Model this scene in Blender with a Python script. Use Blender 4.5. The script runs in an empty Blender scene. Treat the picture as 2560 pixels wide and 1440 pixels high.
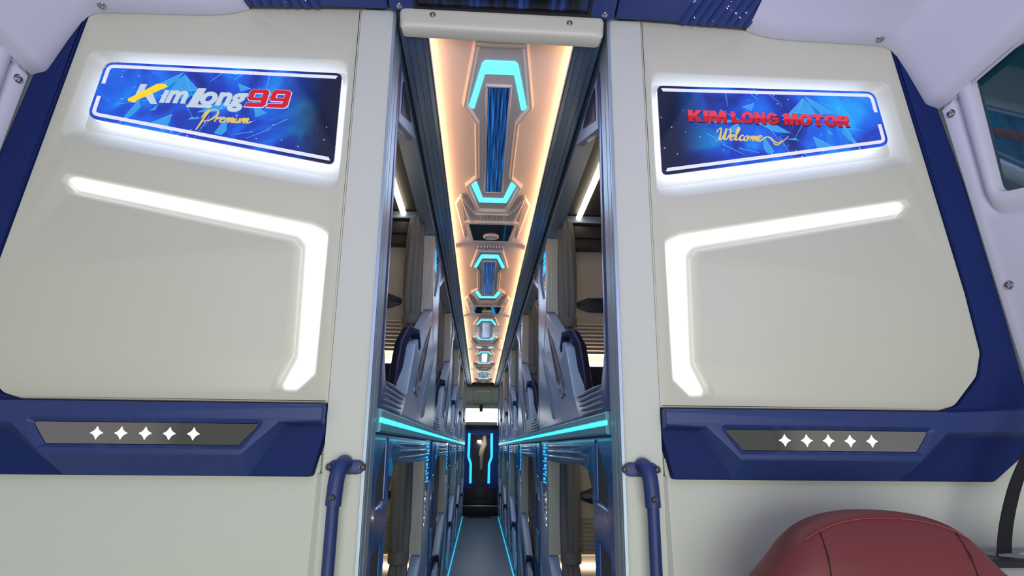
import bpy, bmesh, math, random
from mathutils import Vector, Matrix, noise
from mathutils.geometry import tessellate_polygon
SC = bpy.context.scene
COL = SC.collection
random.seed(4)

# ------------------------------------------------------------------ camera
XC = 0.037                      # centre line of the coach aisle
YP = 1.47                       # front face of the bulkhead behind the driver
d = Vector((-81, 400, 1521)).normalized()
u = Vector((59, -5786, 1521)); u = (u - d * u.dot(d)).normalized()
r = d.cross(u)
if r.x < 0: r = -r
cam_data = bpy.data.cameras.new('camera')
cam_data.sensor_width = 36; cam_data.lens = 1521 / 2560 * 36
cam_data.clip_start = .02; cam_data.clip_end = 60
cam = bpy.data.objects.new('camera', cam_data); COL.objects.link(cam)
# rows r,d,u are world X,Y,Z written in camera axes (x right, y down, z forward)
cx = Vector((r.x, d.x, u.x)); cy = Vector((r.y, d.y, u.y)); cz = Vector((r.z, d.z, u.z))
cam.matrix_world = Matrix((( cx.x, -cy.x, -cz.x, 0), (cx.y, -cy.y, -cz.y, 0), (cx.z, -cy.z, -cz.z, 0), (0, 0, 0, 1)))
SC.camera = cam

# ------------------------------------------------------------------ world, exposure, large lights
SC.view_settings.view_transform = 'Standard'; SC.view_settings.look = 'None'
SC.view_settings.exposure = 0.0; SC.view_settings.gamma = 1.0; SC.view_settings.use_curve_mapping = False
w = bpy.data.worlds.new('world'); SC.world = w; w.use_nodes = True
w.node_tree.nodes['Background'].inputs[0].default_value = (.85, .92, .95, 1)
w.node_tree.nodes['Background'].inputs[1].default_value = .28
def area(name, loc, aim, sx, sy, power, col, spread=180):
    l = bpy.data.lights.new(name, 'AREA'); l.shape = 'RECTANGLE'; l.size = sx; l.size_y = sy
    l.energy = power; l.color = col; l.spread = math.radians(spread)
    o = bpy.data.objects.new(name, l); COL.objects.link(o); o.location = loc
    o.rotation_euler = (Vector(aim) - Vector(loc)).to_track_quat('-Z', 'Y').to_euler(); return o
area('windscreen_daylight', (XC + .1, -1.55, -.40), (XC, 1.5, .1), 1.7, 1.3, 47, (1, .985, .92))
area('cab_lilac_light', (XC + .5, .2, .55), (XC + 1.0, 1.1, 1.3), .7, .2, 6, (.45, .38, 1))
area('cab_lilac_light', (XC - .5, .2, .55), (XC - 1.0, 1.1, 1.3), .7, .2, 4.6, (.45, .38, 1))

# ------------------------------------------------------------------ materials
def mat(name, col, rough=.45, metal=0, emit=None, es=0, coat=0, bump=None, ior=1.45, alpha=None):
    m = bpy.data.materials.new(name); m.use_nodes = True
    nt = m.node_tree; b = nt.nodes['Principled BSDF']
    b.inputs['Base Color'].default_value = (*col, 1); b.inputs['Roughness'].default_value = rough
    b.inputs['Metallic'].default_value = metal; b.inputs['Coat Weight'].default_value = coat
    b.inputs['IOR'].default_value = ior
    if emit: b.inputs['Emission Color'].default_value = (*emit, 1); b.inputs['Emission Strength'].default_value = es
    if bump:
        n = nt.nodes.new('ShaderNodeTexNoise'); n.inputs['Scale'].default_value = bump[0]; n.inputs['Detail'].default_value = 3
        tc = nt.nodes.new('ShaderNodeTexCoord'); nt.links.new(tc.outputs['Object'], n.inputs['Vector'])
        bp = nt.nodes.new('ShaderNodeBump'); bp.inputs['Strength'].default_value = bump[1]; bp.inputs['Distance'].default_value = .002
        nt.links.new(n.outputs['Fac'], bp.inputs['Height']); nt.links.new(bp.outputs['Normal'], b.inputs['Normal'])
    return m
CREAM = mat('cream_plastic', (.56, .575, .435), .42, bump=(60, .08))
WALLCREAM = mat('cream_panel', (.56, .60, .51), .5, bump=(160, .12))
LILAC = mat('soft_white_lining', (.55, .555, .60), .5)
NAVY = mat('navy_plastic', (.020, .042, .155), .42, bump=(700, .25))
NAVYG = mat('navy_gloss', (.012, .085, .32), .25, coat=.3)
POCKET = mat('dark_grey_pocket', (.05, .052, .055), .5)
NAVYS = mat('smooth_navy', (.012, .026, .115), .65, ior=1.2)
HANDLE = mat('navy_handle', (.004, .008, .05), .5)
CABFLOOR = mat('pale_cab_floor', (.5, .5, .48), .6)
NAVYD = mat('dark_navy', (.01, .014, .05), .35)
SHELL = mat('blue_grey_shell', (.27, .37, .56), .32)
RIBM = mat('ribbed_navy_metallic', (.09, .12, .27), .3, .35)
ALU = mat('dark_aluminium', (.20, .28, .38), .34, .6)
JAMB = mat('brushed_aluminium', (.36, .46, .54), .40, .5)
TEALR = mat('grey_rail', (.16, .40, .50), .4, .3)
POST = mat('pale_fluted_post', (.45, .48, .44), .45)
WARM = mat('ceiling_plastic', (.66, .61, .58), .42)
BLACKG = mat('black_glass', (.004, .005, .008), .06, coat=.5)
BLACK = mat('black_plastic', (.012, .012, .013), .5)
CURT = mat('grey_curtain', (.15, .155, .155), .85, bump=(900, .5))
BEIGE = mat('beige_berth_wall', (.52, .48, .42), .55)
BLANKET = mat('dark_upholstery', (.008, .009, .018), .7)
STEEL = mat('screw_steel', (.5, .5, .5), .25, 1)
MIRROR = mat('smoked_mirror', (.30, .29, .26), .05, 1)
FLOORM = mat('grey_vinyl_floor', (.14, .17, .20), .33, bump=(300, .3))
LEATHER = mat('red_leather', (.155, .028, .03), .45, bump=(420, .35))
STITCH = mat('red_thread', (.30, .07, .07), .7)
SEAM = mat('dark_seam', (.03, .006, .008), .7)
BELT = mat('black_webbing', (.006, .006, .007), .75, bump=(900, .5))
FELT = mat('grey_fabric', (.32, .34, .34), .9, bump=(500, .6))
PAPER = mat('white_paper', (.8, .8, .82), .6)
GAP = mat('black_gap', (.004, .004, .004), .9)
GLASSW = mat('tinted_window_glass', (.008, .045, .055), .05, coat=.6)
def emis(name, col, s, base=(.8, .8, .8)): return mat(name, base, .5, 0, col, s)
CYAN = emis('cyan_led', (.030, .72, .86), 2.4, (.2, .5, .6))
CYANU = emis('cyan_ceiling_led', (.09, .72, 1), 1.55, (.2, .5, .6))
FLED = emis('floor_led', (.01, .45, .72), 1.15, (.1, .3, .5))
BLUELED = emis('blue_led', (0, .42, 1), 1.6, (.1, .3, .6))
WHITELED = emis('white_led', (.78, .80, 1), 3.0)
SIGNLED = emis('sign_edge_led', (.50, .55, 1), 3.6)
WARMLED = emis('warm_led', (1, .62, .36), 1.35)
LAMP = emis('warm_berth_lamp', (1, .84, .62), 5.5)
GLOW = emis('warm_glow_strip', (1, .76, .54), 9)
STARW = emis('star_white', (1, 1, 1), 2.2)
HOLO = emis('hologram_cyan', (.02, .38, .95), 1.5, (.1, .3, .5))
CHROME = mat('chrome_lettering', (.8, .8, .8), .15, 1, (.6, .6, .6), .25)
SWHITE = emis('sign_white_line', (.72, .72, .98), .8, (.3, .3, .3))
SILVER = emis('sign_silver', (.50, .66, .74), .72, (.25, .25, .25))
YEL = emis('sign_yellow', (1, .70, .01), .85, (.2, .15, .02))
GOLD = emis('sign_gold', (.80, .60, .16), .75, (.2, .15, .05))
RED = emis('sign_red', (.62, .004, .02), .8, (.15, .01, .01))
PINK = emis('sign_pink_red', (.86, .10, .16), .85, (.5, .1, .1))
SHARD = emis('sign_crystal', (.01, .30, .72), .62, (.05, .2, .4))
SHARDL = emis('sign_crystal_edge', (.12, .50, .90), .75, (.05, .2, .4))
TANM = mat('tan_reflection', (.38, .27, .16), .8)
DARKPANE = mat('dark_door_glass', (.004, .005, .01), .35)
BOLT = mat('dark_bolt', (.10, .10, .11), .35, .8)
BACKLIT = emis('rear_bright_blind', (.93, .98, 1), 5)

def art_material():
    m = bpy.data.materials.new('sign_print'); m.use_nodes = True; nt = m.node_tree; N = nt.nodes; L = nt.links
    b = N['Principled BSDF']; b.inputs['Roughness'].default_value = .08; b.inputs['Base Color'].default_value = (.005, .01, .03, 1)
    tc = N.new('ShaderNodeTexCoord')
    n = N.new('ShaderNodeTexNoise'); n.inputs['Scale'].default_value = 7; n.inputs['Detail'].default_value = 3; n.inputs['Distortion'].default_value = .8
    L.new(tc.outputs['Object'], n.inputs['Vector'])
    cr = N.new('ShaderNodeValToRGB'); e = cr.color_ramp.elements
    e[0].position = .30; e[0].color = (.004, .012, .16, 1); e[1].position = .74; e[1].color = (.01, .40, .95, 1)
    k = e.new(.46); k.color = (.008, .045, .50, 1); k = e.new(.58); k.color = (.006, .13, .80, 1)
    L.new(n.outputs['Fac'], cr.inputs['Fac'])
    sp = N.new('ShaderNodeSeparateXYZ'); L.new(tc.outputs['Object'], sp.inputs[0])
    sb = N.new('ShaderNodeMath'); sb.operation = 'SUBTRACT'; sb.inputs[1].default_value = XC; L.new(sp.outputs['X'], sb.inputs[0]); ab = N.new('ShaderNodeMath'); ab.operation = 'ABSOLUTE'; L.new(sb.outputs[0], ab.inputs[0])
    mr = N.new('ShaderNodeMapRange'); mr.inputs[1].default_value = .46; mr.inputs[2].default_value = .64; mr.interpolation_type = 'SMOOTHSTEP'
    L.new(ab.outputs[0], mr.inputs[0])
    mx = N.new('ShaderNodeMix'); mx.data_type = 'RGBA'; mx.inputs[6].default_value = (.001, .002, .012, 1)
    L.new(mr.outputs[0], mx.inputs[0]); L.new(cr.outputs[0], mx.inputs[7])
    v = N.new('ShaderNodeTexVoronoi'); v.inputs['Scale'].default_value = 42; L.new(tc.outputs['Object'], v.inputs['Vector'])
    lt = N.new('ShaderNodeMapRange'); lt.inputs[1].default_value = .10; lt.inputs[2].default_value = .05; L.new(v.outputs['Distance'], lt.inputs[0])
    m2 = N.new('ShaderNodeMix'); m2.data_type = 'RGBA'; m2.inputs[7].default_value = (.45, .62, 1, 1)
    L.new(lt.outputs[0], m2.inputs[0]); L.new(mx.outputs[2], m2.inputs[6])
    L.new(m2.outputs[2], b.inputs['Emission Color']); b.inputs['Emission Strength'].default_value = 1.0
    return m
ART = art_material()
def two_tone():                          # printed capitals: pink-red upper half, deep red lower half
    m = RED.copy(); m.name = 'sign_two_tone_red'; nt = m.node_tree; N = nt.nodes; L = nt.links
    tc = N.new('ShaderNodeTexCoord'); sp = N.new('ShaderNodeSeparateXYZ'); L.new(tc.outputs['Object'], sp.inputs[0])
    mr = N.new('ShaderNodeMapRange'); mr.inputs[1].default_value = .880; mr.inputs[2].default_value = .883; L.new(sp.outputs['Z'], mr.inputs[0])
    mx = N.new('ShaderNodeMix'); mx.data_type = 'RGBA'; mx.inputs[6].default_value = (.55, .004, .015, 1); mx.inputs[7].default_value = (.85, .05, .11, 1)
    L.new(mr.outputs[0], mx.inputs[0]); L.new(mx.outputs[2], N['Principled BSDF'].inputs['Emission Color']); return m
RED2 = two_tone()
def streak_material(name, scale, c0, c1, s, axis='X'):
    m = bpy.data.materials.new(name); m.use_nodes = True; nt = m.node_tree; N = nt.nodes; L = nt.links
    b = N['Principled BSDF']; b.inputs['Roughness'].default_value = .2; b.inputs['Base Color'].default_value = (.003, .004, .008, 1)
    tc = N.new('ShaderNodeTexCoord'); mp = N.new('ShaderNodeMapping'); mp.inputs['Scale'].default_value = scale
    L.new(tc.outputs['Object'], mp.inputs[0])
    n = N.new('ShaderNodeTexNoise'); n.inputs['Scale'].default_value = 1; n.inputs['Detail'].default_value = 3; L.new(mp.outputs[0], n.inputs['Vector'])
    cr = N.new('ShaderNodeValToRGB'); e = cr.color_ramp.elements
    e[0].position = .38; e[0].color = (*c0, 1); e[1].position = .72; e[1].color = (*c1, 1)
    k = e.new(.55); k.color = tuple((c0[i] * .6 + c1[i] * .28) for i in range(3)) + (1,)
    L.new(n.outputs['Fac'], cr.inputs['Fac']); L.new(cr.outputs[0], b.inputs['Emission Color']); b.inputs['Emission Strength'].default_value = s
    return m
STREAK = streak_material('ceiling_display_print', (150, 3, 1), (.001, .006, .05), (.03, .28, .95), .9)
SCREENM = streak_material('screen_print', (60, 2, 2), (.0, .0, .002), (.03, .12, .6), .35)

# ------------------------------------------------------------------ mesh helpers
class MB:
    def __init__(s): s.v = []; s.f = []; s.m = []
    def add(s, vs, fs, mi=0):
        o = len(s.v); s.v += [tuple(p) for p in vs]; s.f += [tuple(i + o for i in f) for f in fs]; s.m += [mi] * len(fs); return s
    def box(s, x0, x1, y0, y1, z0, z1, mi=0, bev=0):
        if bev:
            b = min(bev, (x1 - x0) / 2.1, (y1 - y0) / 2.1, (z1 - z0) / 2.1)
            bm = bmesh.new(); bmesh.ops.create_cube(bm, size=1)
            for q in bm.verts: q.co = Vector((x0 + (q.co.x + .5) * (x1 - x0), y0 + (q.co.y + .5) * (y1 - y0), z0 + (q.co.z + .5) * (z1 - z0)))
            bmesh.ops.bevel(bm, geom=bm.edges[:] + bm.verts[:], offset=b, segments=2, profile=.6, affect='EDGES')
            bm.verts.index_update()
            s.add([q.co[:] for q in bm.verts], [[q.index for q in f.verts] for f in bm.faces], mi); bm.free(); return s
        v = [(x, y, z) for x in (x0, x1) for y in (y0, y1) for z in (z0, z1)]
        return s.add(v, [(0, 1, 3, 2), (4, 6, 7, 5), (0, 4, 5, 1), (2, 3, 7, 6), (0, 2, 6, 4), (1, 5, 7, 3)], mi)
    def loft(s, rings, mp, cap0=False, cap1=True, mi=0, closed=True):
        n = len(rings[0][0]); V = []; Fc = []
        for pts, wv in rings: V += [mp(p[0], p[1], wv) for p in pts]
        for k in range(len(rings) - 1):
            for i in range(n if closed else n - 1):
                j = (i + 1) % n; Fc.append((k * n + i, k * n + j, (k + 1) * n + j, (k + 1) * n + i))
        for do, k in ((cap0, 0), (cap1, len(rings) - 1)):
            if do:
                for t in tessellate_polygon([[Vector((p[0], p[1], 0)) for p in rings[k][0]]]): Fc.append(tuple(k * n + i for i in t))
        return s.add(V, Fc, mi)
    def plate(s, outer, holes, mp, wv=0, mi=0):
        loops = [outer] + list(holes); fl = [p for l in loops for p in l]
        t = tessellate_polygon([[Vector((p[0], p[1], 0)) for p in l] for l in loops])
        return s.add([mp(p[0], p[1], wv) for p in fl], t, mi)
    def slab(s, poly, mp, w0, w1, bev=.0, mi=0):       # extruded outline with a soft front edge
        if bev: return s.loft([(poly, w0), (poly, w1 - bev), (off(poly, bev * .35), w1 - bev * .3), (off(poly, bev), w1)], mp, True, True, mi)
        return s.loft([(poly, w0), (poly, w1)], mp, True, True, mi)
    def tube(s, path, rad, n=12, mi=0, flat=1.0, up=None, rads=None):
        P = [Vector(p) for p in path]; V = []; F_ = []
        prev = None
        for i, p in enumerate(P):
            t = (P[min(i + 1, len(P) - 1)] - P[max(i - 1, 0)]).normalized()
            a = Vector(up) if up else (prev if prev else (Vector((0, 0, 1)) if abs(t.z) < .9 else Vector((1, 0, 0))))
            a = (a - t * a.dot(t)).normalized(); prev = a; bb = t.cross(a); rr = rads[i] if rads else rad
            for k in range(n):
                th = 2 * math.pi * (k + .5) / n; V.append(p + a * math.cos(th) * rr + bb * math.sin(th) * rr * flat)
        for i in range(len(P) - 1):
            for k in range(n): F_.append((i * n + k, i * n + (k + 1) % n, (i + 1) * n + (k + 1) % n, (i + 1) * n + k))
        F_.append(tuple(range(n))); F_.append(tuple((len(P) - 1) * n + k for k in range(n)))
        return s.add(V, F_, mi)
    def build(s, name, m, parent=None, ang=35, smooth=True):
        me = bpy.data.meshes.new(name); me.from_pydata(s.v, [], s.f)
        ms = m if isinstance(m, (list, tuple)) else [m]
        for x in ms: me.materials.append(x)
        for p, i in zip(me.polygons, s.m): p.material_index = i
        bm = bmesh.new(); bm.from_mesh(me); bmesh.ops.remove_doubles(bm, verts=bm.verts, dist=1e-5)
        bmesh.ops.recalc_face_normals(bm, faces=bm.faces); bm.to_mesh(me); bm.free()
        if smooth:
            me.shade_smooth(); me.set_sharp_from_angle(angle=math.radians(ang))
        o = bpy.data.objects.new(name, me); COL.objects.link(o)
        if parent: o.parent = parent
        return o
def area2(p): return sum(p[i][0] * p[(i + 1) % len(p)][1] - p[(i + 1) % len(p)][0] * p[i][1] for i in range(len(p))) / 2
def off(poly, dd):                       # move an outline inward by dd
    sgn = 1 if area2(poly) > 0 else -1; n = len(poly); out = []
    for i in range(n):
        a, b, c = Vector(poly[i - 1]), Vector(poly[i]), Vector(poly[(i + 1) % n])
        e1 = (b - a); e2 = (c - b)
        e1 = e1.normalized() if e1.length > 1e-9 else e2.normalized(); e2 = e2.normalized() if e2.length > 1e-9 else e1
        n1 = Vector((-e1.y, e1.x)) * sgn; n2 = Vector((-e2.y, e2.x)) * sgn
        m = n1 + n2; m = m / max(m.length_squared / 2, .35) if m.length > 1e-6 else n1
        out.append(tuple(b + m * dd))
    return out
def rp(pts, rad, seg=5):                 # round the corners
    out = []; n = len(pts); R = rad if isinstance(rad, (list, tuple)) else [rad] * n
    for i in range(n):
        b = Vector(pts[i]); a = Vector(pts[i - 1]) - b; c = Vector(pts[(i + 1) % n]) - b
        ang = a.angle(c); t = min(R[i] / max(math.tan(ang / 2), .05), a.length * .48, c.length * .48)
        p0 = b + a.normalized() * t; p2 = b + c.normalized() * t
        for k in range(seg + 1):
            q = k / seg; out.append(tuple(p0 * (1 - q) ** 2 + b * 2 * q * (1 - q) + p2 * q * q))
    return out
def front(side=1, y0=YP):                # (x', z, height toward the driver)
    return lambda a, b, c: (XC + side * a, y0 - c, b)
def cs(a, b, c): return (a, b, c)
def tag(o, label=None, cat=None, group=None, kind=None):
    if label: o['label'] = label
    if cat: o['category'] = cat
    if group: o['group'] = group
    if kind or cat: o['kind'] = kind or 'thing'
    return o
def empty(name, loc, label, cat, group=None, scale=(1, 1, 1)):
    o = bpy.data.objects.new(name, None); COL.objects.link(o); o.location = loc; o.scale = scale; o.empty_display_size = .05
    return tag(o, label, cat, group)
def under(o, root):                      # parent while keeping world-space mesh coordinates
    o.parent = root; o.matrix_parent_inverse = root.matrix_basis.inverted() if False else Matrix.Translation(-Vector(root.location)); return o
def kids(o): return [c for c in bpy.data.objects if c.parent == o]
def copy_tree(o, parent=None):
    c = o.copy(); COL.objects.link(c); c.parent = parent
    for ch in kids(o): copy_tree(ch, c)
    return c
def screw(parent, loc, rad=.006, nrm=(0, -1, 0), mt=None):
    nv = Vector(nrm).normalized(); q = nv.to_track_quat('Z', 'Y').to_matrix(); mb = MB()
    prof = [(rad * 1.55, 0), (rad * 1.45, .0022), (rad, .0014), (rad * .95, .0035), (rad * .45, .0045), (rad * .38, .0018), (.0003, .0018)]
    n = 16; V = []; F_ = []
    for (pr, ph) in prof:
        for k in range(n):
            t = 2 * math.pi * k / n; V.append(Vector(loc) + q @ Vector((pr * math.cos(t), pr * math.sin(t), ph)))
    for i in range(len(prof) - 1):
        for k in range(n): F_.append((i * n + k, i * n + (k + 1) % n, (i + 1) * n + (k + 1) % n, (i + 1) * n + k))
    mb.add(V, F_); o = mb.build('screw', mt or STEEL)
    if parent.type == 'MESH' and parent.parent: o.parent = parent; return o      # a screw of a part
    return under(o, parent)

# ------------------------------------------------------------------ setting: cab shell and bulkhead walls
H = .300                                  # half width of the aisle
def st(o): return tag(o, kind='structure')
RS = 'red seat side'; LS = 'side without a seat'
# bulkhead walls (left, right of the aisle)
for side, nm in ((-1, 'wall_rear_left'), (1, 'wall_rear_right')):
    m = MB(); f = front(side)
    # column next to the aisle, rounded nose
    nose = [(H + .004, YP + .13), (H + .004, YP + .012), (H + .007, YP + .004), (H + .014, YP), (.394, YP), (.394, YP + .13)]
    V = []; zs = (-1.35, 1.185)
    m.loft([([p for p in nose], zs[0]), (nose, zs[1])], lambda a, b, c: (XC + side * a, b, c), True, True)
    # wall behind the moulded panel and below the trim
    back = [(.39, -1.35), (1.62, -1.35), (1.62, 1.3), (.39, 1.3)]
    nich = rp([(.405, 1.03), (1.12, 1.03), (1.15, .74), (.405, .62)], .02)
    m.plate(back, [nich], f, -.032)
    m.plate([(.418, -1.35), (1.50, -1.35), (1.50, -.02), (.404, -.02)], [], f, -.022)
    m.loft([([(.394, -.06), (.394, -1.35)], -.0), ([(.410, -.06), (.432, -1.35)], -.022)], f, False, False, closed=False)
    st(m.build(nm, WALLCREAM))
# aluminium jamb profiles
for side, nm in ((-1, 'trim_1'), (1, 'trim_2')):
    m = MB(); prof = [(H + .004, YP + .006)]
    y = YP + .006
    for k in range(6):
        a = H - .001 if k % 2 == 0 else H + .0035
        wd = (.012, .007, .034, .007, .05, .006)[k]
        prof += [(a, y), (a, y + wd)]; y += wd
    prof += [(H + .003, y + .012), (H + .03, y + .012), (H + .03, YP + .006)]
    m.loft([(prof, -1.35), (prof, 1.2)], lambda a, b, c: (XC + side * a, b, c), True, True)
    st(m.build(nm, JAMB, ang=20))
# cab side walls with the driver's window
def wallmap(side):
    return lambda Y, z, c: (XC + side * (1.232 + (.94 - z) * .118 + .25 * (1.455 - Y) - c), Y, z)
glass_o = rp([(1.366, .985), (1.388, .648), (.55, .50), (.55, 1.02)], .03, 6)
for side, nm in ((-1, 'wall_left'), (1, 'wall_right')):
    f = wallmap(side); m = MB()
    outer = [(1.466, -1.4), (-1.5, -1.4), (-1.5, 1.45), (.6, 1.22), (1.10, 1.02), (1.455, .925)]
    holeo = rp([(1.425, 1.0), (1.435, .58), (.5, .40), (.5, 1.10)], .05, 6)
    m.plate(outer, [holeo], f, 0)
    h2 = rp([(1.414, 1.0), (1.425, .60), (.51, .42), (.51, 1.09)], .05, 6)
    h3 = rp([(1.398, .995), (1.412, .625), (.52, .45), (.52, 1.07)], .045, 6)
    h4 = rp([(1.376, .990), (1.395, .640), (.54, .48), (.54, 1.05)], .035, 6)
    m.loft([(holeo, 0), (h2, -.012), (h3, .006), (h4, .010), (glass_o, .004), (glass_o, -.02)], f, False, False)
    # rolled edge along the bulkhead
    e = [(1.455, .925), (1.466, -1.4)]
    o = st(m.build(nm, LILAC, ang=50))
    for (Y, z) in ((1.437, .905), (1.43, .415)):
        p = f(Y, z, 0); screw(o, p, .008, (-side, -.25, 0))
    g = MB(); g.plate(glass_o, [], f, -.018); st(g.build('window_1' if side > 0 else 'window_2', GLASSW))
    if side > 0:
        strip = MB(); strip.plate(rp([(1.39, .70), (1.39, .695), (.6, .555), (.6, .57)], .001, 1), [], f, -.0165)
# cab floor, roof closing
m = MB(); m.box(XC - 1.9, XC + 1.9, -1.6, YP + .16, -1.42, -1.35); st(m.build('floor', CABFLOOR))
m = MB(); m.box(XC - 1.9, XC + 1.9, -1.6, 1.2, 1.46, 1.50); m.box(XC - 1.9, XC + 1.9, 1.2, YP + .2, 1.32, 1.50); st(m.build('ceiling', LILAC))

# ------------------------------------------------------------------ moulded bulkhead panels, accent lights, signs, trims
PANEL = [(.394, 1.188), (.72, 1.172), (1.125, 1.150), (1.215, .40), (1.226, .245), (1.205, .185), (1.135, .112), (1.09, .099), (.394, .098)]
NICHE_O = [(.418, 1.017), (1.100, 1.017), (1.130, .765), (.418, .640)]
NICHE_I = [(.427, 1.000), (1.078, 1.006), (1.096, .800), (.425, .682)]
SIGN = [(.430, .972), (1.049, .980), (1.068, .815), (.430, .704)]
TR_O = [(.430, .530), (.470, .548), (1.092, .662), (1.104, .640), (1.080, .606), (.530, .496), (.511, .470), (.507, .20), (.532, .124), (.470, .124), (.430, .165)]
TR_I = [(.436, .522), (.474, .541), (1.086, .655), (1.095, .642), (1.066, .616), (.514, .507), (.494, .480), (.487, .21), (.521, .133), (.474, .133), (.438, .170)]
TR_D = [(.438, .520), (.475, .539), (1.083, .652), (1.091, .643), (1.069, .624), (.506, .517), (.485, .492), (.477, .205), (.508, .135), (.475, .135), (.440, .170)]
def bulkhead_panel(side, label):
    f = front(side); m = MB()
    out = rp(PANEL, [.004, .01, .01, .05, .05, .05, .04, .03, .004], 6)
    n1 = rp(NICHE_O, .03, 6); n2 = rp(NICHE_I, .018, 6)
    t1 = rp(TR_O, [.02, .02, .008, .008, .008, .02, .02, .02, .008, .008, .012], 5); t2 = rp(TR_I, [.02, .02, .006, .006, .006, .02, .02, .02, .006, .006, .01], 5)
    inner = off(out, .006)
    m.loft([(out, -.028), (out, -.005), (off(out, .002), -.001), (inner, 0)], f, False, False)
    n1o = off(n1, -.006); t1o = off(t1, -.005)
    m.plate(inner, [n1o, t1o], f, 0)
    m.loft([(n1o, 0), (off(n1, -.002), -.0012), (n1, -.004), (off(n2, -.004), -.026), (n2, -.030)], f, False, True)
    m.loft([(t1o, 0), (off(t1, -.001), -.002), (off(t2, -.002), -.012), (t2, -.016)], f, False, True)
    o = m.build('bulkhead_panel', CREAM, ang=40)
    tag(o, label, 'wall panel')
    # accent light lying in the hooked trough
    a = MB(); a.slab(rp(TR_D, [.02, .02, .006, .006, .006, .016, .016, .02, .006, .006, .01], 5), f, -.0158, -.0085, .003)
    a = a.build('accent_light', WHITELED)
    tag(a, 'hooked white LED accent light on the bulkhead %s' % ('above the red seat' if side > 0 else 'across the aisle from the red seat'), 'light', 'hooked bulkhead lights')
    return o
bulkhead_panel(1, 'cream moulded bulkhead panel above the red driver seat')
bulkhead_panel(-1, 'cream moulded bulkhead panel across the aisle from the red seat')

def text_mesh(s, box, mp, w0, w1, bold=.0, shear=0.0, space=1.0):
    cu = bpy.data.curves.new('lettering', 'FONT'); cu.body = s; cu.offset = bold; cu.shear = shear; cu.space_character = space; cu.extrude = .01
    cu.resolution_u = 4
    o = bpy.data.objects.new('lettering', cu); COL.objects.link(o)
    bpy.context.view_layer.update()
    me = o.evaluated_get(bpy.context.evaluated_depsgraph_get()).to_mesh()
    V = [v.co.copy() for v in me.vertices]; F_ = [tuple(p.vertices) for p in me.polygons]
    x0 = min(v.x for v in V); x1 = max(v.x for v in V); y0 = min(v.y for v in V); y1 = max(v.y for v in V)
    o.evaluated_get(bpy.context.evaluated_depsgraph_get()).to_mesh_clear()
    bpy.data.objects.remove(o); bpy.data.curves.remove(cu)
    mb = MB(); mb.add([mp(box[0] + (v.x - x0) / (x1 - x0) * (box[1] - box[0]), box[2] + (v.y - y0) / (y1 - y0) * (box[3] - box[2]), w1 if v.z > 0 else w0) for v in V], F_)
    return mb
def crom(pts, n=8):
    P = [Vector(p) for p in pts]; out = []
    for i in range(len(P) - 1):
        p0 = P[max(i - 1, 0)]; p1 = P[i]; p2 = P[i + 1]; p3 = P[min(i + 2, len(P) - 1)]
        for k in range(n):
            t = k / n; out.append(.5 * ((2 * p1) + (p2 - p0) * t + (2 * p0 - 5 * p1 + 4 * p2 - p3) * t * t + (3 * p1 - p0 - 3 * p2 + p3) * t ** 3))
    out.append(P[-1]); return out
def pen(mb, strokes, org, sc, mp, width, w0, w1, slant=.25):
    for s in strokes:
        pts = crom([(p[0] + p[1] * slant, p[1]) for p in s]); n = len(pts); L_ = []; R_ = []
        for i, p in enumerate(pts):
            t = pts[min(i + 1, n - 1)] - pts[max(i - 1, 0)]; t = t.normalized() if t.length > 1e-9 else Vector((1, 0))
            wd = width * (.45 + .75 * abs(t.y)) * (.35 + .65 * min(1, 4 * i / n, 4 * (n - 1 - i) / n + .1)); nn = Vector((-t.y, t.x)) * wd / 2
            q = Vector((org[0] + p.x * sc, org[1] + p.y * sc)); L_.append(q + nn); R_.append(q - nn)
        V = []; F_ = []
        for a, b in zip(L_, R_): V += [mp(a.x, a.y, w0), mp(b.x, b.y, w0), mp(b.x, b.y, w1), mp(a.x, a.y, w1)]
        for i in range(n - 1):
            for k in range(4): F_.append((i * 4 + k, i * 4 + (k + 1) % 4, (i + 1) * 4 + (k + 1) % 4, (i + 1) * 4 + k))
        mb.add(V, F_)
PREM = [[(.10, -.62), (.16, -.2), (.22, .5), (.30, .95), (.12, .75), (.02, .35)],
        [(.22, .78), (.55, 1.0), (.92, .85), (.95, .5), (.65, .18), (.28, .08)],
        [(1.02, .05), (1.08, .42), (1.12, .30), (1.28, .42), (1.33, .36)],
        [(1.38, .22), (1.58, .30), (1.55, .42), (1.42, .38), (1.38, .15), (1.50, .03), (1.68, .14)],
        [(1.72, .02), (1.76, .40), (1.80, .22), (1.93, .40), (1.95, .04), (2.0, .24), (2.13, .40), (2.15, .06), (2.22, .10)],
        [(2.28, .38), (2.27, .08), (2.36, .06)], [(2.29, .55), (2.31, .58), (2.33, .61)],
        [(2.42, .38), (2.41, .10), (2.52, .04), (2.64, .20), (2.66, .38), (2.66, .08), (2.74, .06)],
        [(2.78, .02), (2.82, .40), (2.86, .22), (2.99, .40), (3.01, .04), (3.06, .24), (3.19, .40), (3.21, .08), (3.34, .08), (3.5, .2)]]
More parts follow.
